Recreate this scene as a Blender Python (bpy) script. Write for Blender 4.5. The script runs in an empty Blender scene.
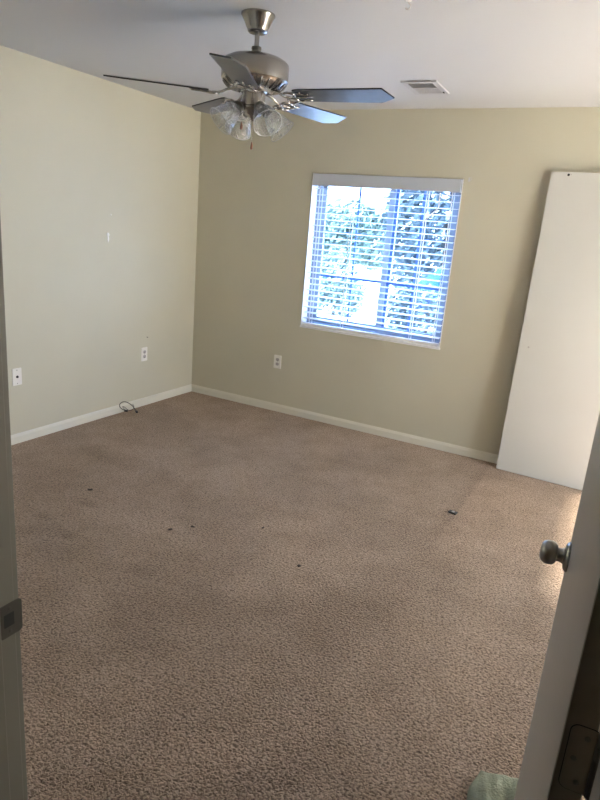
import bpy, bmesh, math, random
from mathutils import Vector, Matrix, noise
random.seed(7)
S = bpy.context.scene
C = S.collection
PI = math.pi
R = math.radians

# ------------------------------------------------------------------ camera
cd = bpy.data.cameras.new('camera'); cam = bpy.data.objects.new('camera', cd); C.objects.link(cam); S.camera = cam
yaw, pit, rol = 0.4726, 0.2711, 0.0839
F = Vector((-math.sin(yaw)*math.cos(pit), math.cos(yaw)*math.cos(pit), -math.sin(pit)))
Rt = Vector((math.cos(yaw), math.sin(yaw), 0)); U = Rt.cross(F)
R2 = Rt*math.cos(rol)+U*math.sin(rol); U2 = -Rt*math.sin(rol)+U*math.cos(rol)
M4 = Matrix((R2, U2, -F)).transposed().to_4x4(); M4.translation = (3.4898, -4.5548, 1.5679)
cam.matrix_world = M4
cd.sensor_fit = 'VERTICAL'; cd.sensor_height = 36; cd.lens = 618.5/800*36
cd.clip_start = .02; cd.clip_end = 300

# ------------------------------------------------------------------ light
w = bpy.data.worlds.new('sky'); S.world = w; w.use_nodes = True
nt = w.node_tree; nt.nodes.clear()
wo = nt.nodes.new('ShaderNodeOutputWorld'); bg = nt.nodes.new('ShaderNodeBackground')
tc = nt.nodes.new('ShaderNodeTexCoord'); sx = nt.nodes.new('ShaderNodeSeparateXYZ'); cr = nt.nodes.new('ShaderNodeValToRGB')
cr.color_ramp.elements[0].position = 0.0; cr.color_ramp.elements[0].color = (1, .98, .95, 1)
cr.color_ramp.elements[1].position = .6; cr.color_ramp.elements[1].color = (.80, .88, 1, 1)
nt.links.new(tc.outputs['Generated'], sx.inputs[0]); nt.links.new(sx.outputs['Z'], cr.inputs[0])
nt.links.new(cr.outputs[0], bg.inputs[0]); bg.inputs[1].default_value = 5.0
nt.links.new(bg.outputs[0], wo.inputs[0])

sl = bpy.data.lights.new('sun', 'SUN'); sl.energy = 30; sl.angle = R(9.0); sl.color = (1, .92, .80)
so = bpy.data.objects.new('sun', sl); C.objects.link(so)
sd = Vector((math.cos(R(48.5))*math.cos(R(-4)), math.cos(R(48.5))*math.sin(R(-4)), math.sin(R(48.5))))
so.rotation_euler = sd.to_track_quat('Z', 'Y').to_euler(); so.location = (12, 1, 12)

def portal(name, loc, rot, sx_, sy_):
    l = bpy.data.lights.new(name, 'AREA'); l.shape = 'RECTANGLE'; l.size = sx_; l.size_y = sy_
    l.cycles.is_portal = True
    o = bpy.data.objects.new(name, l); C.objects.link(o); o.location = loc; o.rotation_euler = rot
portal('window_portal', (1.703, .16, 1.384), (R(-90), 0, 0), 1.2, 1.2)
portal('patio_portal', (5.38, -1.10, 1.0), (0, R(90), 0), 2.0, 1.50)  # samples sky light through the added patio door

S.view_settings.view_transform = 'Standard'; S.view_settings.look = 'None'
S.view_settings.gamma = 1; S.view_settings.use_curve_mapping = False
S.view_settings.exposure = 1.54
S.cycles.use_denoising = True
S.cycles.max_bounces = 14; S.cycles.diffuse_bounces = 8; S.cycles.transparent_max_bounces = 24
S.cycles.sample_clamp_indirect = 8

# ------------------------------------------------------------------ materials
def mat(name, col, rough=.6, metal=0, spec=None, bump=None, mott=None):
    m = bpy.data.materials.new(name); m.use_nodes = True
    n = m.node_tree; b = n.nodes['Principled BSDF']
    b.inputs['Base Color'].default_value = (*col, 1); b.inputs['Roughness'].default_value = rough
    b.inputs['Metallic'].default_value = metal
    if spec is not None: b.inputs['Specular IOR Level'].default_value = spec
    t = n.nodes.new('ShaderNodeTexCoord')
    if mott:                                             # (scale, amount)
        z = n.nodes.new('ShaderNodeTexNoise'); z.inputs['Scale'].default_value = mott[0]; z.inputs['Detail'].default_value = 4
        r = n.nodes.new('ShaderNodeValToRGB')
        r.color_ramp.elements[0].position = .3; r.color_ramp.elements[1].position = .7
        r.color_ramp.elements[0].color = (*[c*(1-mott[1]) for c in col], 1)
        r.color_ramp.elements[1].color = (*[min(1, c*(1+mott[1])) for c in col], 1)
        n.links.new(t.outputs['Object'], z.inputs['Vector']); n.links.new(z.outputs['Fac'], r.inputs[0])
        n.links.new(r.outputs[0], b.inputs['Base Color'])
    if bump:                                             # (scale, strength, distance)
        z = n.nodes.new('ShaderNodeTexNoise'); z.inputs['Scale'].default_value = bump[0]; z.inputs['Detail'].default_value = 3
        u = n.nodes.new('ShaderNodeBump'); u.inputs['Strength'].default_value = bump[1]; u.inputs['Distance'].default_value = bump[2]
        n.links.new(t.outputs['Object'], z.inputs['Vector']); n.links.new(z.outputs['Fac'], u.inputs['Height'])
        n.links.new(u.outputs[0], b.inputs['Normal'])
    return m

WALL = mat('wall_paint', (.56, .535, .43), .75, bump=(90, .12, .002), mott=(1.6, .03))
CEIL = mat('ceiling_paint', (.56, .565, .58), .9, bump=(120, .25, .003))
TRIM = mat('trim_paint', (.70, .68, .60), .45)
DOORP = mat('door_paint', (.43, .41, .355), .42, bump=(14, .05, .002), mott=(5, .02))
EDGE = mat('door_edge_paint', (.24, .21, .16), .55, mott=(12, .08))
WHITE = mat('white_laminate', (.60, .60, .575), .4, mott=(3, .01))
CORE = mat('slab_core', (.30, .29, .28), .7)
PLAST = mat('white_plastic', (.82, .80, .76), .35)
BLINDM = mat('blind_white', (.84, .84, .86), .4)
TRIM_SHADED = mat('trim_paint_shaded', (.215, .205, .17), .5)  # doorway trim, darkened so its colour carries the shade there
VINYL = mat('window_vinyl', (.28, .33, .40), .35)
DARK = mat('dark_slot', (.02, .02, .02), .6)
GREYS = mat('outlet_face_grey', (.45, .43, .42), .5)
NICK = mat('brushed_nickel', (.36, .345, .33), .25, 1, bump=(60, .03, .001))
CHROME = mat('polished_nickel', (.45, .43, .41), .14, 1)
KNOBM = mat('knob_satin_pewter', (.34, .345, .33), .36, 1)
LINT = mat('lint_brown', (.05, .038, .03), .9)
PEWTER = mat('aged_pewter', (.20, .19, .17), .38, 1)
STRIKE = mat('strike_steel', (.12, .115, .10), .45, .9)
BLADE = mat('blade_slate', (.075, .085, .105), .30, spec=.75, mott=(25, .15))
BLADE_E = mat('blade_edge_dark', (.02, .02, .022), .5)
WOOD = mat('fob_wood', (.16, .05, .025), .4)
BLACK = mat('black_rubber', (.018, .018, .02), .5)
CLIP = mat('black_plastic', (.02, .024, .022), .35)
TOWEL = mat('green_terry', (.31, .335, .245), .95, bump=(160, .8, .006), mott=(14, .18))
VENTM = mat('vent_white', (.46, .46, .47), .5)
VENTD = mat('vent_duct', (.06, .06, .065), .8)
CONC = mat('pale_concrete', (.62, .60, .57), .9, mott=(.6, .06))
LEAFA = mat('leaf_green', (.11, .15, .11), .55, mott=(1.2, .3))
LEAFB = mat('leaf_grey_green', (.09, .115, .11), .55, mott=(1.0, .3))
BARK = mat('bark', (.16, .12, .09), .9)
CARP = mat('car_blue', (.012, .085, .42), .25, spec=.7)
CARG = mat('car_glass', (.04, .06, .09), .08, spec=.8)
TYRE = mat('tyre', (.03, .03, .03), .8)
SPACK = mat('spackle_white', (.86, .86, .84), .8)

def glass(name, tint, gl=.12, rough=.02):
    m = bpy.data.materials.new(name); m.use_nodes = True; n = m.node_tree; n.nodes.clear()
    o = n.nodes.new('ShaderNodeOutputMaterial'); x = n.nodes.new('ShaderNodeMixShader')
    t = n.nodes.new('ShaderNodeBsdfTransparent'); g = n.nodes.new('ShaderNodeBsdfGlossy')
    t.inputs[0].default_value = (*tint, 1); g.inputs['Roughness'].default_value = rough
    l = n.nodes.new('ShaderNodeLayerWeight'); l.inputs[0].default_value = .5
    p = n.nodes.new('ShaderNodeMath'); p.operation = 'POWER'; p.inputs[1].default_value = 4; n.links.new(l.outputs['Facing'], p.inputs[0])
    a = n.nodes.new('ShaderNodeMath'); a.operation = 'MULTIPLY_ADD'; a.inputs[1].default_value = .7; a.inputs[2].default_value = gl; n.links.new(p.outputs[0], a.inputs[0])
    n.links.new(a.outputs[0], x.inputs[0]); n.links.new(t.outputs[0], x.inputs[1]); n.links.new(g.outputs[0], x.inputs[2])
    n.links.new(x.outputs[0], o.inputs[0]); return m
PANE = glass('window_glass', (.60, .76, 1.0), .04)
CLEAR = glass('clear_glass', (.96, .97, .97), .04)

def shade_glass():
    m = bpy.data.materials.new('swirled_glass'); m.use_nodes = True; n = m.node_tree; n.nodes.clear()
    L = n.links.new
    o = n.nodes.new('ShaderNodeOutputMaterial')
    t = n.nodes.new('ShaderNodeBsdfTransparent'); t.inputs[0].default_value = (.94, .95, .96, 1)
    g = n.nodes.new('ShaderNodeBsdfGlossy'); g.inputs['Roughness'].default_value = .12
    d = n.nodes.new('ShaderNodeBsdfDiffuse'); d.inputs[0].default_value = (.80, .82, .84, 1)
    tc = n.nodes.new('ShaderNodeTexCoord')
    z = n.nodes.new('ShaderNodeTexNoise'); z.inputs['Scale'].default_value = 26; z.inputs['Distortion'].default_value = 2.5
    L(tc.outputs['Object'], z.inputs['Vector'])
    b = n.nodes.new('ShaderNodeBump'); b.inputs['Strength'].default_value = .8; b.inputs['Distance'].default_value = .01
    L(z.outputs['Fac'], b.inputs['Height']); L(b.outputs[0], g.inputs['Normal'])
    r = n.nodes.new('ShaderNodeValToRGB'); r.color_ramp.elements[0].position = .45; r.color_ramp.elements[1].position = .68
    r.color_ramp.elements[0].color = (.05, .05, .05, 1); r.color_ramp.elements[1].color = (.34, .34, .34, 1)
    L(z.outputs['Fac'], r.inputs[0])
    m1 = n.nodes.new('ShaderNodeMixShader'); L(r.outputs[0], m1.inputs[0]); L(t.outputs[0], m1.inputs[1]); L(d.outputs[0], m1.inputs[2])
    lw = n.nodes.new('ShaderNodeLayerWeight'); lw.inputs[0].default_value = .5
    pw = n.nodes.new('ShaderNodeMath'); pw.operation = 'POWER'; pw.inputs[1].default_value = 3; L(lw.outputs['Facing'], pw.inputs[0])
    ma = n.nodes.new('ShaderNodeMath'); ma.operation = 'MULTIPLY_ADD'; ma.inputs[1].default_value = .4; ma.inputs[2].default_value = .06; L(pw.outputs[0], ma.inputs[0])
    m2 = n.nodes.new('ShaderNodeMixShader'); L(ma.outputs[0], m2.inputs[0]); L(b.outputs[0], lw.inputs['Normal'])
    L(m1.outputs[0], m2.inputs[1]); L(g.outputs[0], m2.inputs[2]); L(m2.outputs[0], o.inputs[0])
    return m
SHADE = shade_glass()
RIMM = mat('glass_rim', (.50, .51, .52), .15)

def carpet_mat():
    m = bpy.data.materials.new('carpet_brown'); m.use_nodes = True; n = m.node_tree; L = n.links.new
    b = n.nodes['Principled BSDF']; b.inputs['Roughness'].default_value = 1; b.inputs['Specular IOR Level'].default_value = .1
    b.inputs['Sheen Weight'].default_value = .6; b.inputs['Sheen Tint'].default_value = (.85, .66, .50, 1); b.inputs['Sheen Roughness'].default_value = .5
    tc = n.nodes.new('ShaderNodeTexCoord')
    def nz(scale, det=3, dist=0):
        z = n.nodes.new('ShaderNodeTexNoise'); z.inputs['Scale'].default_value = scale; z.inputs['Detail'].default_value = det
        z.inputs['Distortion'].default_value = dist; L(tc.outputs['Object'], z.inputs['Vector']); return z
    def ramp(src, p0, p1, c0, c1):
        r = n.nodes.new('ShaderNodeValToRGB'); r.color_ramp.elements[0].position = p0; r.color_ramp.elements[1].position = p1
        r.color_ramp.elements[0].color = (*c0, 1); r.color_ramp.elements[1].color = (*c1, 1); L(src, r.inputs[0]); return r
    def mul(a, bb, f=1.0):
        x = n.nodes.new('ShaderNodeMixRGB'); x.blend_type = 'MULTIPLY'; x.inputs[0].default_value = f; L(a, x.inputs[1]); L(bb, x.inputs[2]); return x
    tuft = nz(115, 2, .6)
    base = ramp(tuft.outputs['Fac'], .34, .62, (.105, .074, .054), (.49, .375, .290))
    big = ramp(nz(1.7, 5, .5).outputs['Fac'], .36, .62, (.72, .71, .70), (1, 1, 1))
    mid = ramp(nz(5.5, 4).outputs['Fac'], .32, .55, (.82, .81, .80), (1, 1, 1))
    c = mul(mul(base.outputs[0], big.outputs[0]).outputs[0], mid.outputs[0])
    # the worn spots on the left half
    sp = n.nodes.new('ShaderNodeSeparateXYZ'); L(tc.outputs['Object'], sp.inputs[0])
    def spot(prev, cx, cy, rx, ry, dark):
        s = n.nodes.new('ShaderNodeVectorMath'); s.operation = 'SUBTRACT'; s.inputs[1].default_value = (cx, cy, 0); L(tc.outputs['Object'], s.inputs[0])
        k = n.nodes.new('ShaderNodeVectorMath'); k.operation = 'MULTIPLY'; k.inputs[1].default_value = (1/rx, 1/ry, 0); L(s.outputs[0], k.inputs[0])
        ln = n.nodes.new('ShaderNodeVectorMath'); ln.operation = 'LENGTH'; L(k.outputs[0], ln.inputs[0])
        ad = n.nodes.new('ShaderNodeMath'); ad.operation = 'ADD'; L(ln.outputs['Value'], ad.inputs[0])
        q = n.nodes.new('ShaderNodeMath'); q.operation = 'MULTIPLY'; q.inputs[1].default_value = .9; L(nz(16, 3).outputs['Fac'], q.inputs[0]); L(q.outputs[0], ad.inputs[1])
        r = ramp(ad.outputs[0], .55, 1.4, (dark,)*3, (1, 1, 1))
        return mul(prev.outputs[0], r.outputs[0])
    for a in SPOTS: c = spot(c, *a)
    # the seam, parallel to the left wall
    mr = n.nodes.new('ShaderNodeMath'); mr.operation = 'ADD'; L(sp.outputs['X'], mr.inputs[0])
    qq = n.nodes.new('ShaderNodeMath'); qq.operation = 'MULTIPLY'; qq.inputs[1].default_value = .05; L(nz(6).outputs['Fac'], qq.inputs[0]); L(qq.outputs[0], mr.inputs[1])
    sr = n.nodes.new('ShaderNodeValToRGB'); L(mr.outputs[0], sr.inputs[0])
    mp = n.nodes.new('ShaderNodeMapRange'); mp.inputs['From Min'].default_value = 2.5; mp.inputs['From Max'].default_value = 3.1; L(mr.outputs[0], mp.inputs['Value']); L(mp.outputs[0], sr.inputs[0])
    e = sr.color_ramp.elements; e[0].position = .42; e[0].color = (.92, .92, .92, 1); e[1].position = .60; e[1].color = (1.0, .95, .91, 1)
    x = e.new(.55); x.color = (.70, .67, .66, 1); x = e.new(.50); x.color = (.80, .78, .77, 1)
    # only from the back wall to about 1.7 m from it
    my = n.nodes.new('ShaderNodeMapRange'); my.inputs['From Min'].default_value = -1.8; my.inputs['From Max'].default_value = -1.2; L(sp.outputs['Y'], my.inputs['Value'])
    x = n.nodes.new('ShaderNodeMixRGB'); x.blend_type = 'MULTIPLY'; L(my.outputs[0], x.inputs[0]); L(c.outputs[0], x.inputs[1]); L(sr.outputs[0], x.inputs[2])
    L(x.outputs[0], b.inputs['Base Color'])
    bp = n.nodes.new('ShaderNodeBump'); bp.inputs['Strength'].default_value = 1.0; bp.inputs['Distance'].default_value = .012
    L(tuft.outputs['Fac'], bp.inputs['Height']); L(bp.outputs[0], b.inputs['Normal'])
    return m
SPOTS = [(1.25, -2.59, .17, .10, .62), (1.0, -2.52, .15, .09, .72), (1.05, -2.28, .17, .09, .74), (1.75, -2.62, .18, .12, .80), (.55, -1.7, .3, .16, .80), (.35, -.7, .35, .25, .80), (1.62, -2.26, .05, .04, .6), (1.0, -.9, .4, .16, .86)]
CARPET = carpet_mat()

# ------------------------------------------------------------------ mesh helpers
def obj(name, bm, m, parent=None, loc=None, smooth=False, bevel=0, seg=2):
    if bevel:
        bmesh.ops.bevel(bm, geom=[e for e in bm.edges if len(e.link_faces) == 2 and e.calc_face_angle(0) > .6], offset=bevel, segments=seg, affect='EDGES', profile=.5)
    bmesh.ops.recalc_face_normals(bm, faces=bm.faces[:])
    me = bpy.data.meshes.new(name); bm.to_mesh(me); bm.free()
    if isinstance(m, (list, tuple)):
        for k in m: me.materials.append(k)
    else: me.materials.append(m)
    if smooth:
        for p in me.polygons: p.use_smooth = True
    o = bpy.data.objects.new(name, me); C.objects.link(o)
    if parent: o.parent = parent
    if loc: o.location = loc
    return o
def smooth_angle(o, deg=35):
    me = o.data
    for p in me.polygons: p.use_smooth = True
    bm = bmesh.new(); bm.from_mesh(me)
    for e in bm.edges:
        if len(e.link_faces) == 2 and e.calc_face_angle(0) > R(deg): e.smooth = False
    bm.to_mesh(me); bm.free(); return o
def B(): return bmesh.new()
def box(bm, x0, x1, y0, y1, z0, z1, M=None, mi=0):
    r = bmesh.ops.create_cube(bm, size=1)['verts']
    for v in r:
        v.co = Vector(((x0+x1)/2+v.co.x*(x1-x0), (y0+y1)/2+v.co.y*(y1-y0), (z0+z1)/2+v.co.z*(z1-z0)))
        if M: v.co = M @ v.co
    if mi:
        for f in {f for v in r for f in v.link_faces}: f.material_index = mi
    return r
def lathe(bm, prof, n=32, M=None, cap=True):
    rings = []
    for r, z in prof:
        if r < 1e-6:
            v = bm.verts.new((0, 0, z)); rings.append([v]); continue
        rings.append([bm.verts.new((r*math.cos(2*PI*k/n), r*math.sin(2*PI*k/n), z)) for k in range(n)])
    for a, b in zip(rings, rings[1:]):
        for k in range(n):
            k2 = (k+1) % n
            if len(a) == 1 and len(b) == 1: continue
            if len(a) == 1: bm.faces.new((a[0], b[k], b[k2]))
            elif len(b) == 1: bm.faces.new((a[k], a[k2], b[0]))
            else: bm.faces.new((a[k], a[k2], b[k2], b[k]))
    if cap:
        for g in (rings[0], rings[-1]):
            if len(g) > 1: bm.faces.new(g)
    vs = [v for g in rings for v in g]
    if M:
        for v in vs: v.co = M @ v.co
    return vs
def tube(bm, pts, r, n=8, closed=False, flat=1.0):
    pts = [Vector(p) for p in pts]; rings = []; N = len(pts)
    up = Vector((0, 0, 1))
    for i, p in enumerate(pts):
        a = pts[(i-1) % N] if closed or i else p; b = pts[(i+1) % N] if closed or i < N-1 else p
        t = (b-a).normalized()
        s = t.cross(up)
        if s.length < .05: s = t.cross(Vector((1, 0, 0)))
        s.normalize(); u = s.cross(t)
        rr = r[i] if isinstance(r, (list, tuple)) else r
        rings.append([bm.verts.new(p+s*rr*math.cos(2*PI*k/n)+u*rr*flat*math.sin(2*PI*k/n)) for k in range(n)])
    rng = range(N if closed else N-1)
    for i in rng:
        a, b = rings[i], rings[(i+1) % N]
        for k in range(n): bm.faces.new((a[k], a[(k+1) % n], b[(k+1) % n], b[k]))
    if not closed: bm.faces.new(rings[0]); bm.faces.new(rings[-1])
def smoothpts(pts, it=3):
    pts = [Vector(p) for p in pts]
    for _ in range(it):
        o = [pts[0]]
        for a, b in zip(pts, pts[1:]): o += [a*.75+b*.25, a*.25+b*.75]
        o.append(pts[-1]); pts = o
    return pts
def prism(bm, poly, z0, z1, M=None, mi_side=0):
    a = [bm.verts.new((x, y, z0)) for x, y in poly]; b = [bm.verts.new((x, y, z1)) for x, y in poly]
    bm.faces.new(a); bm.faces.new(b); n = len(poly)
    for k in range(n):
        f = bm.faces.new((a[k], a[(k+1) % n], b[(k+1) % n], b[k])); f.material_index = mi_side
    if M:
        for v in a+b: v.co = M @ v.co
def rrect(w_, h_, r, n=5):
    p = []
    for cx, cy, a0 in ((w_/2-r, h_/2-r, 0), (-w_/2+r, h_/2-r, 90), (-w_/2+r, -h_/2+r, 180), (w_/2-r, -h_/2+r, 270)):
        for k in range(n+1):
            a = R(a0+90*k/n); p.append((cx+r*math.cos(a), cy+r*math.sin(a)))
    return p
def thing(name, label, cat, loc=(0, 0, 0), rot=(0, 0, 0), group=None):
    o = bpy.data.objects.new(name, None); C.objects.link(o); o.location = loc; o.rotation_euler = rot; o.empty_display_size = .05
    o['label'] = label; o['category'] = cat
    if group: o['group'] = group
    return o
def tag(o, label, cat, group=None, kind=None):
    o['label'] = label; o['category'] = cat
    if group: o['group'] = group
    if kind: o['kind'] = kind
    return o
def struct(name, bm, m, parent=None, **k):
    o = obj(name, bm, m, parent, **k)
    if not parent: o['kind'] = 'structure'
    return o

# ------------------------------------------------------------------ room shell
XR, YF, H = 5.25, -3.92, 2.44          # right wall, doorway wall (room face), ceiling
WU0, WU1, WZ0, WZ1 = 1.108, 2.298, .782, 1.986
b = B(); box(b, -.15, XR+.15, -5.9, .16, -.12, 0); fl = struct('floor', b, CARPET)
b = B(); box(b, -.15, XR+.15, -5.9, .16, H, H+.12); struct('ceiling', b, CEIL)
b = B(); box(b, -.15, 0, -5.9, .16, 0, H); struct('wall_left', b, WALL)
b = B()
box(b, 0, WU0, 0, .16, 0, H); box(b, WU1, XR, 0, .16, 0, H); box(b, WU0, WU1, 0, .16, 0, WZ0); box(b, WU0, WU1, 0, .16, WZ1, H)
struct('wall_back', b, WALL)
PY0, PY1, PZ1 = -1.85, -.35, 2.0
b = B()
box(b, XR, XR+.15, -5.9, PY0, 0, H); box(b, XR, XR+.15, PY1, .16, 0, H); box(b, XR, XR+.15, PY0, PY1, PZ1, H)
struct('wall_right', b, WALL)
JX, KX = 2.608, 3.562                   # rough opening
b = B(); box(b, 0, JX, YF-.11, YF, 0, H); box(b, KX+.012, XR, YF-.11, YF, 0, H); box(b, JX, KX+.012, YF-.11, YF, 2.06, H)
struct('wall_front', b, WALL)
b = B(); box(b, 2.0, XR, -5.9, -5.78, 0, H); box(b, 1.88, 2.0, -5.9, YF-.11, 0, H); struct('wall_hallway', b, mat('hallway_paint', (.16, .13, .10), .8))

def baseboard(name, L, x, y, rz, h=.066):
    prof = [(0, 0), (.013, 0), (.013, h*.72), (.009, h*.84), (.006, h*.94), (.004, h), (0, h)]
    b = B(); M = Matrix.Translation((x, y, 0)) @ Matrix.Rotation(rz, 4, 'Z')
    A = [b.verts.new(M @ Vector((0, -p[0], p[1]))) for p in prof]; Z = [b.verts.new(M @ Vector((L, -p[0], p[1]))) for p in prof]
    b.faces.new(A); b.faces.new(Z)
    for k in range(len(prof)):
        b.faces.new((A[k], A[(k+1) % len(prof)], Z[(k+1) % len(prof)], Z[k]))
    return struct(name, b, TRIM)
baseboard('baseboard_back', XR, 0, 0, 0)
baseboard('baseboard_left', -YF, 0, YF, R(90))
baseboard('baseboard_right', -PY1, XR, 0, R(-90))
baseboard('baseboard_front', JX-.07, JX-.07, YF, R(180))

# doorway trim: strike side, hinge side, head
b = B()
box(b, JX, JX+.02, YF-.11, YF, 0, 2.06)                 # jamb board, its face at x = 2.62
box(b, JX+.02, JX+.032, YF-.11, YF-.037, 0, 2.05)       # stop
box(b, JX-.06, JX+.014, YF, YF+.014, 0, 2.06)           # room casing
box(b, JX-.06, JX+.014, YF-.124, YF-.11, 0, 2.06)
t1 = struct('trim_1', b, TRIM_SHADED, bevel=.0015, seg=1)
b = B()
box(b, KX, KX+.012, YF-.11, YF, 0, 2.06); box(b, KX-.011, KX, YF-.11, YF-.040, 0, 2.05)
box(b, KX+.004, KX+.07, YF, YF+.014, 0, 2.06)
struct('trim_2', b, TRIM_SHADED, bevel=.0015, seg=1)
b = B()
box(b, JX+.02, KX, YF-.11, YF, 2.045, 2.06); box(b, JX-.06, KX+.07, YF, YF+.014, 2.06, 2.12)
struct('trim_3', b, TRIM_SHADED)
# strike plate on the jamb
b = B(); SZ = .855; SY = YF-.010
M = Matrix.Translation((JX+.02, SY, SZ)) @ Matrix.Rotation(R(90), 4, 'Y') @ Matrix.Rotation(R(90), 4, 'Z')
prism(b, rrect(.046, .066, .007), 0, .002, M)
sp_ = obj('strike_plate', b, STRIKE, t1); sp_['label'] = 'grey metal strike plate with a square hole'
b = B(); box(b, JX+.0215, JX+.0226, SY-.014, SY+.006, SZ-.012, SZ+.014); obj('latch_hole', b, DARK, sp_)
for dz in (-.023, .023):
    b = B(); lathe(b, [(0, .0), (.0035, .0), (.0035, .0012), (0, .0018)], 10, Matrix.Translation((JX+.0218, SY-.002, SZ+dz)) @ Matrix.Rotation(R(90), 4, 'Y')); obj('screw', b, STRIKE, sp_)

# ------------------------------------------------------------------ the open door, face towards the camera on its left
DA = 0.0544
dr = bpy.data.objects.new('door_1', None); C.objects.link(dr); dr.location = (3.518, -3.874, 0); dr.rotation_euler = (0, 0, DA); dr['kind'] = 'structure'
DW, DT = .767, .035                    # local: +y along the door from the hinge edge, +x its thickness
b = B(); box(b, 0, DT, 0, DW, .012, 2.032)
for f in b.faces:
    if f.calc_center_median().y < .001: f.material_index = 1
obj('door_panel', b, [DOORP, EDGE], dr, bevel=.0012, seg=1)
b = B(); hz = 1.005
pl = [(x, y) for x, y in rrect(.034, .091, .010, 6)]
M = Matrix.Translation((.0235, -.0002, hz)) @ Matrix.Rotation(R(90), 4, 'X')
prism(b, pl, 0, .0004, M)
h1 = obj('hinge', b, DARK, dr)
b = B(); M = Matrix.Translation((.0235, -.0004, hz)) @ Matrix.Rotation(R(90), 4, 'X')
prism(b, rrect(.0318, .0885, .009, 6), 0, .0011, M); obj('hinge_leaf', b, EDGE, h1)
b = B()
for k in range(5): lathe(b, [(.0062, -.0085), (.0065, -.008), (.0065, .008), (.0062, .0085)], 14, Matrix.Translation((DT+.0065, -.001, hz-.0356+k*.0178)))
obj('hinge_knuckle', smooth_bm := b, PEWTER, h1)
for xx, zz in ((.026, .031), (.0165, 0), (.025, -.031)):
    b = B(); lathe(b, [(0, 0), (.0036, 0), (.0036, .0004), (.002, .0009), (0, .0009)], 12, Matrix.Translation((xx, -.0015, hz+zz)) @ Matrix.Rotation(R(90), 4, 'X')); obj('screw', b, PEWTER, h1)
for side, x0 in ((-1, 0), (1, DT)):
    M = Matrix.Translation((x0, DW-.07, .92)) @ Matrix.Rotation(R(90)*side, 4, 'Y')
    b = B(); lathe(b, [(0, 0), (.033, 0), (.0335, .003), (.031, .007), (.024, .0105), (.0, .0105)], 32, M)
    rose = obj('knob_rose', b, KNOBM, dr, smooth=True); smooth_angle(rose)
    b = B(); lathe(b, [(.0185, .009), (.0175, .013), (.0155, .016), (.0150, .022), (.0155, .025)], 24, M); smooth_angle(obj('knob_neck', b, KNOBM, rose))
    b = B(); lathe(b, [(.013, .024), (.020, .026), (.0250, .031), (.0268, .039), (.0263, .047), (.023, .054), (.0155, .059), (.007, .0605), (.0065, .0595), (0, .0595)], 32, M)
    smooth_angle(obj('door_knob', b, KNOBM, rose), 50)

# ------------------------------------------------------------------ window
wn = bpy.data.objects.new('window_1', None); C.objects.link(wn); wn.location = (0, 0, 0); wn['kind'] = 'structure'
def frame_bm(x0, x1, z0, z1, y0, y1, wd):
    b = B(); box(b, x0, x0+wd, y0, y1, z0, z1); box(b, x1-wd, x1, y0, y1, z0, z1); box(b, x0+wd, x1-wd, y0, y1, z0, z0+wd); box(b, x0+wd, x1-wd, y0, y1, z1-wd, z1); return b
obj('window_frame', frame_bm(WU0, WU1, WZ0, WZ1, .09, .155, .032), VINYL, wn)
MU = 1.765
for (x0, x1, y0) in ((WU0+.032, MU+.03, .122), (MU-.035, WU1-.032, .095)):
    s = obj('window_sash', frame_bm(x0, x1, WZ0+.032, WZ1-.032, y0, y0+.026, .045), VINYL, wn)
    b = B(); box(b, x0+.045, x1-.045, y0+.012, y0+.015, WZ0+.077, WZ1-.077); obj('pane', b, PANE, s)
    b = B(); xm = (x0+x1)/2
    box(b, xm-.008, xm+.008, y0+.016, y0+.022, WZ0+.077, WZ1-.077)
    for zz in (WZ0+.42, WZ0+.77): box(b, x0+.045, xm-.008, y0+.016, y0+.022, zz-.008, zz+.008); box(b, xm+.008, x1-.045, y0+.016, y0+.022, zz-.008, zz+.008)
    obj('muntin_grid', b, VINYL, s)
# painted lining of the reveal and the sill
b = B(); box(b, WU0, WU0+.006, -.003, .09, WZ0, WZ1); box(b, WU1-.006, WU1, -.003, .09, WZ0, WZ1); obj('window_reveal', b, BLINDM, wn)
b = B(); box(b, WU0-.004, WU1+.004, -.008, .09, WZ0-.012, WZ0+.004); obj('window_sill', b, BLINDM, wn, bevel=.002)

bl = thing('window_blind', 'white horizontal slat blind hanging lowered inside the window in the back wall', 'blind', (1.703, 0, WZ0+.004))
zo = WZ0+.004
BW = .583
b = B(); box(b, -BW, BW, -.012, -.002, WZ1-zo-.092, WZ1-zo-.003); box(b, -BW, -BW+.008, -.002, .05, WZ1-zo-.092, WZ1-zo-.003); box(b, BW-.008, BW, -.002, .05, WZ1-zo-.092, WZ1-zo-.003)
VAL = mat('valance_grey_white', (.52, .56, .63), .5)
obj('valance', b, VAL, bl, bevel=.0015, seg=1)
b = B(); box(b, -BW+.012, BW-.012, .004, .050, WZ1-zo-.055, WZ1-zo-.006); obj('head_rail', b, BLINDM, bl)
NS = 23; zt = WZ1-zo-.112; zb = .066
for k in range(NS):
    z = zb+(zt-zb)*k/(NS-1)
    b = B(); n = 6; A = []
    tl = R(7)
    for s in range(n+1):
        u = -1+2*s/n; y = .027+u*.024*math.cos(tl); zz = z + u*.024*math.sin(tl) + .0022*(1-u*u)
        A.append([b.verts.new((sx_*(BW-.006), y, zz+dz)) for sx_ in (-1, 1) for dz in (-.0013, .0013)])
    for p, q in zip(A, A[1:]):
        b.faces.new((p[0], q[0], q[2], p[2])); b.faces.new((p[1], p[3], q[3], q[1])); b.faces.new((p[0], p[1], q[1], q[0])); b.faces.new((p[2], q[2], q[3], p[3]))
    b.faces.new((A[0][0], A[0][2], A[0][3], A[0][1])); b.faces.new((A[-1][0], A[-1][1], A[-1][3], A[-1][2]))
    obj('slat', b, BLINDM, bl)
b = B(); box(b, -BW+.006, BW-.006, .004, .050, .002, .026); obj('bottom_rail', b, BLINDM, bl, bevel=.003)
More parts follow.
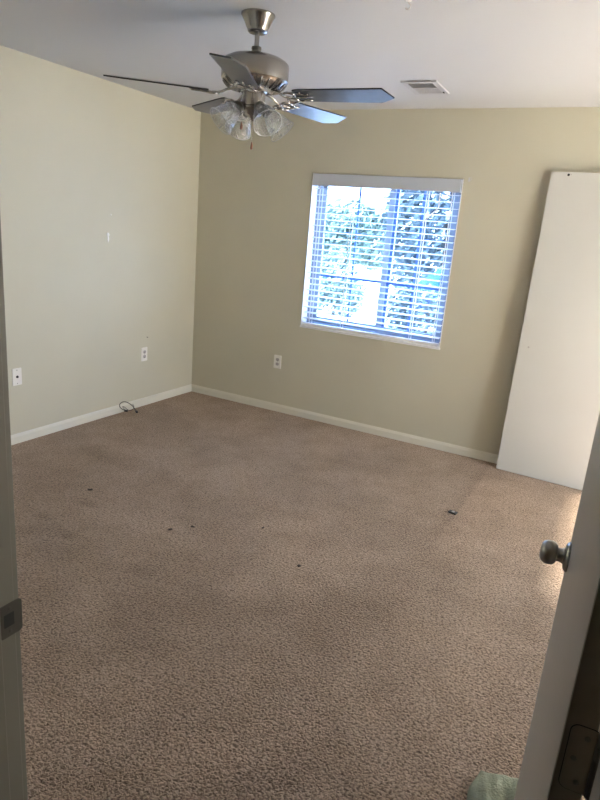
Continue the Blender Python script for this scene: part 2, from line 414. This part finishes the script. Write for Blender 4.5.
for xx in (-.235, .345, -.52, .53):
    b = B()
    for yy in (.0015, .0525): box(b, xx-.0035, xx+.0035, yy-.0006, yy+.0006, .02, WZ1-zo-.06)
    obj('ladder_tape', b, BLINDM, bl)
b = B(); tube(b, smoothpts([(.44, -.004, WZ1-zo-.10), (.445, -.008, 1.785-zo+.01), (.44, -.010, 1.78-zo), (.34, -.012, 1.673-zo)], 2), .0045, 8)
obj('tilt_wand', b, BLINDM, bl, smooth=True)
for sx_ in (-1, 1):
    b = B(); box(b, sx_*(BW+.0005)-.003, sx_*(BW+.0005)+.003, .01, .045, 0.0, .04); obj('hold_down_bracket', b, PLAST, bl)
# small bracket stub on the wall at the window's upper right corner
# ------------------------------------------------------------------ patio door added in the right wall, out of view, to bring in daylight
b = frame_bm(0, PY1-PY0, 0, PZ1, .06, .12, .05)
box(b, (PY1-PY0)/2-.03, (PY1-PY0)/2+.03, .07, .11, .05, PZ1-.05)
bmesh.ops.transform(b, matrix=Matrix.Translation((XR+.15, PY0, 0)) @ Matrix.Rotation(R(90), 4, 'Z'), verts=b.verts[:])
d2 = struct('added_patio_door', b, VINYL)
b = B(); box(b, XR+.055, XR+.06, PY0+.05, PY1-.05, .05, PZ1-.05); obj('pane', b, CLEAR, d2)

# ------------------------------------------------------------------ leaning slab
bd, tz, th = .128, 2.045, .035
PW = .76
lean = math.atan2(bd-th, tz)
t = thing('closet_door', 'tall plain white slab door leaning upright against the back wall beside the open door', 'door', (2.868, -bd+th-.004, 0), (-lean, 0, -.05))
b = B(); box(b, 0, PW, -th, 0, .004, 2.048, mi=0)
for f in b.faces:
    c = f.calc_center_median()
    if abs(c.y+th) > 1e-4: f.material_index = 1
obj('slab', b, [WHITE, CORE], t)
def dot(name, px, pz, r, m): # small hole / hardware on the slab face
    b = B(); lathe(b, [(0, 0), (r, 0), (r*.9, .0015), (0, .002)], 12, Matrix.Translation((px, -th, pz)) @ Matrix.Rotation(R(90), 4, 'X')); return obj(name, b, m, t)
dot('screw_hole', .064, .905, .007, GREYS); dot('screw_hole', .107, 2.032, .008, DARK); dot('screw_hole', .122, 2.034, .004, GREYS)

# ------------------------------------------------------------------ ceiling fan
FX, FY = 1.83, -2.01
fan = thing('ceiling_fan', 'five-blade ceiling fan with brushed nickel motor and four glass light shades', 'ceiling fan', (FX, FY, H))
Z = lambda z: z-H
b = B(); lathe(b, [(.074, 0), (.0745, -.006), (.071, -.012), (.069, -.016), (.060, -.030), (.050, -.052), (.043, -.062), (.043, -.068), (.036, -.074), (.012, -.076), (0, -.076)], 40)
smooth_angle(obj('canopy', b, NICK, fan), 40)
b = B(); lathe(b, [(.0105, -.07), (.0105, -.17)], 20); smooth_angle(obj('down_rod', b, NICK, fan))
b = B(); lathe(b, [(.012, -.125), (.021, -.128), (.0225, -.136), (.019, -.143), (.026, -.148), (.030, -.160), (.030, -.168)], 24); smooth_angle(obj('rod_collar', b, PEWTER, fan))
b = B()
lathe(b, [(.0, Z(2.283)), (.045, Z(2.281)), (.115, Z(2.268)), (.138, Z(2.256)), (.147, Z(2.247)), (.149, Z(2.238)), (.149, Z(2.185)), (.148, Z(2.178)), (.142, Z(2.172)), (.140, Z(2.168)), (.132, Z(2.160)), (.115, Z(2.146)), (.095, Z(2.140)), (0, Z(2.139))], 64)
mh = smooth_angle(obj('motor_housing', b, NICK, fan), 28)
b = B()                                                   # cooling ribs under the motor
for k in range(24):
    a = 2*PI*k/24; M = Matrix.Rotation(a, 4, 'Z')
    tube(b, [M @ Vector((.098, 0, Z(2.139))), M @ Vector((.12, 0, Z(2.144))), M @ Vector((.135, 0, Z(2.160))), M @ Vector((.141, 0, Z(2.170)))], .0035, 6)
obj('vent_ribs', b, NICK, mh, smooth=True)
b = B(); lathe(b, [(.062, Z(2.145)), (.060, Z(2.132)), (.052, Z(2.128)), (.052, Z(2.072)), (.056, Z(2.068)), (.056, Z(2.060)), (.046, Z(2.050)), (.036, Z(2.036)), (.020, Z(2.030)), (.010, Z(2.020)), (.006, Z(2.012)), (0, Z(2.010))], 40)
smooth_angle(obj('switch_housing', b, NICK, fan), 35)
zb_, RB, WB, PT, PH = 2.118, .641, .13, -.199, .096
for k in range(5):
    M = Matrix.Translation((0, 0, Z(zb_))) @ Matrix.Rotation(PH+2*PI*k/5, 4, 'Z') @ Matrix.Rotation(PT*(-.6 if k == 2 else 1), 4, 'X')
    h = WB/2
    poly = [(.205, -.050), (.235, -.057), (RB-.034, -h), (RB, .022), (RB-.062, h), (.235, .057), (.205, .050)]
    b = B(); prism(b, poly, -.003, .003, M, 1)
    bo = obj('blade', b, [BLADE, BLADE_E], fan)
    # scrolled iron: arm, two rings and a mounting plate with screws
    b = B()
    M0 = Matrix.Rotation(PH+2*PI*k/5, 4, 'Z')
    arm = [M0 @ Vector((.085, 0, Z(2.137))), M0 @ Vector((.12, 0, Z(2.130))), M0 @ Vector((.15, 0, Z(2.113))), M0 @ Vector((.185, 0, Z(2.110)))]
    tube(b, smoothpts(arm, 2), .009, 8, flat=.6)
    for sgn in (-1, 1):
        ring = [M @ Vector((.185+.026*math.cos(u), sgn*.027+.022*math.sin(u), -.010)) for u in [2*PI*i/18 for i in range(18)]]
        tube(b, ring, .0048, 8, closed=True)
        curl = [M @ Vector((.205+.010*i, sgn*(.030+.008*math.sin(i*.9)), -.008)) for i in range(8)]
        tube(b, curl, .0042, 8)
    tube(b, [M @ Vector((.18, 0, -.009)), M @ Vector((.26, 0, -.007)), M @ Vector((.285, 0, -.005))], [.008, .007, .003], 8, flat=.6)
    obj('blade_iron', b, CHROME, fan, smooth=True)
    for (px, py) in ((.235, .034), (.235, -.034), (.268, 0)):
        b = B(); lathe(b, [(0, -.0085), (.004, -.0075), (.005, -.003)], 10, M @ Matrix.Translation((px, py, 0)), cap=False)
        obj('screw', b, CHROME, bo, smooth=True)
# light kit
for k in range(4):
    az = R(-32)+k*PI/2
    d = Vector((math.cos(az), math.sin(az), 0))
    p0 = d*.045+Vector((0, 0, Z(2.078))); p1 = d*.072+Vector((0, 0, Z(2.062)))
    ax = (d*.13+Vector((0, 0, -.115))).normalized()
    b = B(); tube(b, smoothpts([p0, d*.062+Vector((0, 0, Z(2.075))), p1], 2), .010, 10); arm_o = obj('light_arm', b, PEWTER, fan, smooth=True)
    Q = ax.to_track_quat('Z', 'Y').to_matrix().to_4x4()
    M = Matrix.Translation(p1-ax*.012) @ Q
    b = B(); lathe(b, [(0, -.004), (.014, -.004), (.022, .002), (.028, .010), (.030, .022), (.0265, .024), (.0265, .012), (.0, .010)], 28, M)
    smooth_angle(obj('socket_cup', b, PEWTER, arm_o), 40)
    outer = [(.0265, .014), (.028, .026), (.035, .038), (.043, .054), (.0485, .072), (.053, .092), (.059, .110), (.064, .122)]
    prof = outer+[(.0645, .1235)]+[(r-.0022, z) for r, z in reversed(outer)]
    b = B(); lathe(b, prof+[prof[0]], 40, M, cap=False)
    bmesh.ops.remove_doubles(b, verts=b.verts[:], dist=1e-5)
    sh = obj('glass_shade', b, SHADE, fan, smooth=True)
    b = B(); tube(b, [M @ Vector((.0642*math.cos(u), .0642*math.sin(u), .1235)) for u in [2*PI*i/40 for i in range(40)]], .0014, 6, closed=True); obj('shade_rim', b, RIMM, sh, smooth=True)
# pull chains
for (px, py, zz) in ((.032, -.045, 1.915), (-.035, -.035, 2.000)):
    b = B(); z = 2.045; 
    tube(b, [(px*.8, py*.8, Z(2.05)), (px, py, Z(2.03)), (px, py, Z(zz))], .0013, 6)
    zk = 2.02
    while zk > zz: bmesh.ops.create_icosphere(b, subdivisions=1, radius=.0022, matrix=Matrix.Translation((px, py, Z(zk)))); zk -= .008
    ch = obj('pull_chain', b, CHROME, fan)
    b = B(); lathe(b, [(0, .004), (.002, .003), (.0035, -.004), (.0058, -.016), (.0058, -.024), (.003, -.030), (0, -.030)], 14, Matrix.Translation((px, py, Z(zz)))); obj('chain_fob', b, WOOD, ch, smooth=True)

# ------------------------------------------------------------------ ceiling register and hook
vt = thing('ceiling_vent', 'small white rectangular air vent set in the ceiling near the window wall', 'vent', (2.155, -.640, H), (0, 0, R(2)))
b = B(); W2, L2 = .108, .158
for x0, x1, y0, y1 in ((-W2, -W2+.034, -L2, L2), (W2-.034, W2, -L2, L2), (-W2+.034, W2-.034, -L2, -L2+.034), (-W2+.034, W2-.034, L2-.034, L2), (-W2+.034, W2-.034, -.010, .010)): box(b, x0, x1, y0, y1, -.011, 0)
obj('vent_frame', b, VENTM, vt, bevel=.003)
b = B(); box(b, -W2+.03, W2-.03, -L2+.03, L2-.03, -.0012, 0); obj('vent_duct', b, VENTD, vt)
for s in (-1, 1):
    for k in range(6):
        yc = s*(.020+k*.0190)
        b = B(); box(b, -W2+.034, W2-.034, -.008, .008, -.0007, .0007, Matrix.Translation((0, yc, -.0065)) @ Matrix.Rotation(R(-38)*s, 4, 'X')); obj('vent_slat', b, VENTM, vt)
b = B(); box(b, -.003, .003, -.012, .012, -.016, -.004, Matrix.Translation((W2-.02, L2-.06, 0))); obj('vent_lever', b, DARK, vt)
hk = thing('ceiling_hook', 'tiny white hook in the ceiling at the very top of the view', 'hook', (2.514, -2.014, H))
b = B(); lathe(b, [(0, 0), (.012, 0), (.012, -.003), (.004, -.006), (0, -.006)], 16); obj('hook_plate', b, PLAST, hk, smooth=False)
b = B(); tube(b, [(0, 0, -.004), (0, 0, -.012)]+[(.010*math.sin(u), 0, -.022+.010*math.cos(u)) for u in [PI*i/8 for i in range(0, 12)]], .0022, 8); obj('hook_wire', b, PLAST, hk, smooth=True)

# ------------------------------------------------------------------ wall plates
def plate(root, kind):
    # local: face towards -Y
    M = Matrix.Rotation(R(90), 4, 'X')
    b = B(); prism(b, rrect(.070, .115, .004), 0, .005, M); p = obj('wall_plate', b, PLAST, root, bevel=.0015, seg=1)
    if kind == 'duplex':
        for s in (-1, 1):
            M2 = Matrix.Translation((0, -.005, s*.0195)) @ M
            b = B(); prism(b, [(.0165*math.cos(a), max(-.0135, min(.0135, .0165*math.sin(a)))) for a in [2*PI*i/24 for i in range(24)]], 0, .0012, M2)
            f = obj('socket', b, GREYS, root)
            b = B(); box(b, -.0075, -.0055, -.0070, -.006, s*.0195-.002, s*.0195+.007); box(b, .0055, .0075, -.0070, -.006, s*.0195-.001, s*.0195+.007)
            lathe(b, [(0, 0), (.0028, 0), (.0028, .0008), (0, .0008)], 10, Matrix.Translation((0, -.0062, s*.0195-.007)) @ M); obj('slots', b, DARK, f)
        b = B(); lathe(b, [(0, 0), (.003, 0), (.002, .001), (0, .001)], 10, Matrix.Translation((0, -.005, 0)) @ M); obj('screw', b, STRIKE, root)
    else:
        b = B(); lathe(b, [(0, 0), (.009, 0), (.009, .002), (.005, .0025), (.0048, .009), (0, .009)], 14, Matrix.Translation((0, -.005, 0)) @ M); obj('cable_jack', b, DARK, root)
        for s in (-1, 1):
            b = B(); lathe(b, [(0, 0), (.003, 0), (.002, .001), (0, .001)], 10, Matrix.Translation((0, -.005, s*.045)) @ M); obj('screw', b, STRIKE, root)
o = thing('electrical_outlet', 'white double electrical outlet low on the left wall near the corner', 'outlet', (0, -.656, .445), (0, 0, R(90)), 'wall outlets'); plate(o, 'duplex')
o = thing('electrical_outlet', 'white double electrical outlet on the back wall left of the window', 'outlet', (.914, 0, .440), (0, 0, 0), 'wall outlets'); plate(o, 'duplex')
o = thing('cable_outlet', 'white cable jack plate on the left wall beside the doorway edge', 'outlet', (0, -1.885, .462), (0, 0, R(90))); plate(o, 'coax')

# small marks on the left wall
b = B(); lathe(b, [(0, 0), (.015, 0), (.012, .004), (0, .006)], 12, Matrix.Translation((0, 0, .018)) @ Matrix.Rotation(R(90), 4, 'Y'))
lathe(b, [(0, 0), (.009, 0), (.007, .004), (0, .006)], 12, Matrix.Translation((0, .001, -.012)) @ Matrix.Rotation(R(90), 4, 'Y') @ Matrix.Scale(3.0, 4, (1, 0, 0)))
tag(obj('wall_patch', b, SPACK, loc=(0, -1.061, 1.385), smooth=True), 'larger white filler dab halfway up the left wall', 'mark')
b = B(); lathe(b, [(0, 0), (.006, 0), (.004, .002), (0, .003)], 10, Matrix.Rotation(R(90), 4, 'Y'))
tag(obj('wall_patch', b, SPACK, loc=(0, -1.031, 1.545), smooth=True), 'tiny white dot on the left wall just above the larger filler dab', 'mark')
b = B(); lathe(b, [(0, 0), (.002, 0), (.002, .012), (.005, .012), (.005, .014), (0, .014)], 10, Matrix.Rotation(R(90), 4, 'Y'))
tag(obj('nail', b, PEWTER, loc=(0, -.629, .587), smooth=False), 'small nail in the left wall above the electrical outlet', 'nail')
# anchor beside the window's top right corner
wa = thing('blind_clip', 'small clear plastic clip on the wall at the window top right corner', 'clip', (2.335, 0, 1.985))
b = B(); box(b, -.006, .006, -.003, 0, -.016, .012); tube(b, [(.014, -.004, .014), (.018, -.006, 0), (.008, -.006, -.014)], .002, 6); obj('clip_body', b, mat('clear_plastic', (.6, .6, .6), .3), wa)

# ------------------------------------------------------------------ on the floor
cb = thing('cable', 'short black looped cable with two plug ends lying against the left baseboard', 'cable', (.03, -.90, 0))
def loc_(p): return (p[0]-.03, p[1]+.90, p[2])
b = B()
tube(b, smoothpts([loc_(p) for p in ((.030, -.897, .010), (.028, -.935, .030), (.026, -.962, .052), (.026, -.965, .080), (.028, -.938, .093), (.030, -.905, .090), (.034, -.860, .066), (.045, -.830, .036), (.075, -.835, .012), (.105, -.855, .009))], 3), .0032, 8)
obj('cord', b, BLACK, cb, smooth=True)
b = B()
tube(b, smoothpts([loc_(p) for p in ((.030, -.897, .012), (.040, -.925, .030), (.035, -.945, .060), (.034, -.92, .050), (.045, -.885, .012), (.050, -.84, .006), (.045, -.815, .03), (.040, -.83, .055))], 3), .002, 8)
obj('cord', b, BLACK, cb, smooth=True)
for p, r_ in (((.030, -.895, .009), 20), ((.110, -.858, .009), -30)):
    b = B(); box(b, -.014, .014, -.007, .007, -.007, .007, Matrix.Translation(loc_(p)) @ Matrix.Rotation(R(r_), 4, 'Z')); obj('plug', b, BLACK, cb, bevel=.002)

cl = thing('plastic_clip', 'small flat black plastic piece with a grey centre lying on the carpet seam', 'plastic piece', (2.800, -1.080, 0), (0, 0, R(-8)))
b = B(); box(b, -.024, .024, -.017, .017, 0, .010); obj('clip_body', b, CLIP, cl, bevel=.002)
b = B(); box(b, -.006, .010, -.008, .008, .010, .0115); obj('clip_insert', b, GREYS, cl)

def bit(x, y, s, label, rz):
    b = B(); bmesh.ops.create_icosphere(b, subdivisions=2, radius=s)
    for v in b.verts:
        v.co *= 1+.5*noise.noise(v.co*90+Vector((x*7, y*5, 0))); v.co.z = v.co.z*.4+s*.35; v.co.x *= 1.7
    tag(obj('lint_bit', b, LINT, loc=(x, y, 0), smooth=True), label, 'debris', 'dark bits on the carpet').rotation_euler = (0, 0, rz)
bit(.938, -2.147, .009, 'leftmost dark lint bit lying on the carpet', .6)
bit(1.689, -2.149, .0065, 'dark lint bit on the carpet, second from the left wall', .2)
bit(1.615, -2.246, .008, 'brownish dark lint bit beside a smaller one mid carpet', 1.2)
bit(1.991, -1.933, .006, 'tiny dark lint bit on the carpet below the window outlet', 1.9)
bit(2.335, -2.16, .008, 'rightmost dark lint bit lying mid carpet', 2.4)

# the green towel
tw = B(); n = 48
for i in range(n+1):
    for j in range(n+1):
        u, v = -1+2*i/n, -1+2*j/n
        q = 1-.16*(u*u*v*v)                                # soft corners
        e_ = max(abs(u), abs(v))
        edge = (1-e_**5)**.5 if e_ < 1 else 0
        f1 = noise.noise(Vector((u*1.3+3, v*1.3, 1.3)))
        fold = math.exp(-((u+.55-.25*v)/.30)**2)*.7+math.exp(-((u-.42+.35*v)/.34)**2)-.35*math.exp(-((u+.02+.1*v)/.13)**2)
        cr_s = math.exp(-((v-.35*u+.15)/.10)**2)
        z = edge*(.022+.022*fold+.012*f1-.006*cr_s)+.002*math.sin(u*19+v*6)*edge
        x = .112*u*q+.012*noise.noise(Vector((v*1.2, 4, 0))); y = .110*v*q+.012*noise.noise(Vector((u*1.2, 9, 0)))
        tw.verts.new((x, y, max(0.0065, z+.0065)))
tw.verts.ensure_lookup_table(); W_ = n+1
for i in range(n):
    for j in range(n): tw.faces.new([tw.verts[a] for a in (i*W_+j, (i+1)*W_+j, (i+1)*W_+j+1, i*W_+j+1)])
o = obj('towel', tw, TOWEL, loc=(3.462, -2.985, 0), smooth=True)
md = o.modifiers.new('thick', 'SOLIDIFY'); md.thickness = .006; md.offset = -1
tag(o, 'crumpled pale green towel lying on the carpet by the open door', 'towel')

# ------------------------------------------------------------------ outside
b = B(); box(b, -60, 40, .16, 70, -.5, -.4); box(b, XR+.15, 40, -30, .16, -.5, -.4); struct('ground', b, CONC)
def leaves(bm, cx, cy, cz, rx, ry, rz_, n, s):
    for _ in range(n):
        while True:
            p = Vector([random.uniform(-1, 1) for _ in range(3)])
            if .35 < p.length < 1: break
        c = Vector((cx+p.x*rx, cy+p.y*ry, cz+p.z*rz_)); 
        q = Vector([random.gauss(0, 1) for _ in range(3)]).normalized(); a = q.orthogonal().normalized(); bb = q.cross(a); l = s*random.uniform(.6, 1.3)
        bm.faces.new([bm.verts.new(c+a*l), bm.verts.new(c+bb*l*.45), bm.verts.new(c-a*l), bm.verts.new(c-bb*l*.45)])
def tree(name, label, x, y, blobs, leaf, th_, n, s, cat='tree', group=None):
    t = thing(name, label, cat, (x, y, -.4), group=group)
    b = B(); tube(b, [(0, 0, 0), (.08, .02, th_*.5), (0, .05, th_)], [.16, .12, .07] if cat == 'tree' else [.04, .03, .02], 8); obj('trunk', b, BARK, t, smooth=True)
    b = B()
    for (bx, by, bz, rx, ry, rz_) in blobs: leaves(b, bx, by, bz, rx, ry, rz_, n, s)
    obj('foliage', b, leaf, t)
tree('leafy_tree', 'tall dense tree seen through the right half of the window', -1.5, 13.4, [(0, 0, 2.6, 1.6, 1.0, 2.6), (1.3, .3, 2.9, 1.4, 1.0, 2.2), (-1.0, 0, 2.2, 1.0, .9, 1.9), (.3, .2, 4.8, 2.0, 1.2, 1.4)], LEAFB, 3.5, 1500, .14)
tree('leafy_tree', 'distant dense tree in the left half of the window, nearer the mullion', -10.1, 25.5, [(0, 0, 1.9, 1.8, 1.4, 1.7), (1.4, 0, 1.7, 1.5, 1.3, 1.5)], LEAFA, 1.8, 1300, .2)
tree('leafy_tree', 'distant tree at the left edge of the window view', -14.6, 29, [(0, 0, 1.6, 2.2, 1.6, 1.6), (1.4, 0, 1.4, 1.5, 1.3, 1.3)], LEAFA, 1.6, 1300, .2)
tree('garden_shrub', 'bright green shrub outside at the lower left of the window', -2.75, 9, [(0, 0, .85, .55, .5, .8), (.35, .1, .5, .4, .4, .5), (-.45, 0, .7, .45, .4, .65)], LEAFA, .8, 1000, .06, 'shrub')
tree('garden_shrub', 'low grey green shrub outside right of the window mullion', -.25, 8.3, [(0, 0, .5, .7, .5, .55), (.7, 0, .45, .6, .5, .5), (-.5, 0, .45, .4, .4, .6)], LEAFB, .5, 1200, .06, 'shrub')
# parked car, only its rear shows
cr_ = thing('car', 'blue car parked outside, partly seen through the right side of the window', 'car', (-1.22, 10.6, -.4))
b = B(); pr = [(0, .35), (.02, .85), (.25, .98), (.75, 1.36), (1.1, 1.46), (2.2, 1.46), (2.9, 1.02), (3.9, .88), (4.2, .7), (4.25, .35), (3.75, .30), (3.62, .52), (3.38, .62), (3.1, .52), (3.0, .28), (1.15, .28), (1.05, .52), (.8, .62), (.55, .52), (.42, .30)]
prism(b, pr, -.85, .85, Matrix.Rotation(R(90), 4, 'X')); obj('car_body', b, CARP, cr_, bevel=.04)
for s in (-1, 1):
    b = B(); prism(b, [(.75, 1.02), (1.05, 1.34), (1.5, 1.38), (1.5, 1.02)], .0, .02, Matrix.Translation((0, s*.86, 0)) @ Matrix.Rotation(R(90), 4, 'X')); prism(b, [(1.58, 1.02), (1.58, 1.38), (2.15, 1.38), (2.7, 1.02)], .0, .02, Matrix.Translation((0, s*.86, 0)) @ Matrix.Rotation(R(90), 4, 'X')); obj('side_window', b, CARG, cr_)
    for xx in (.8, 3.38):
        b = B(); lathe(b, [(0, -.09), (.24, -.1), (.31, -.08), (.31, .08), (.24, .1), (0, .09)], 24, Matrix.Translation((xx, s*.76, .31)) @ Matrix.Rotation(R(90), 4, 'X')); obj('wheel', b, TYRE, cr_, smooth=False)
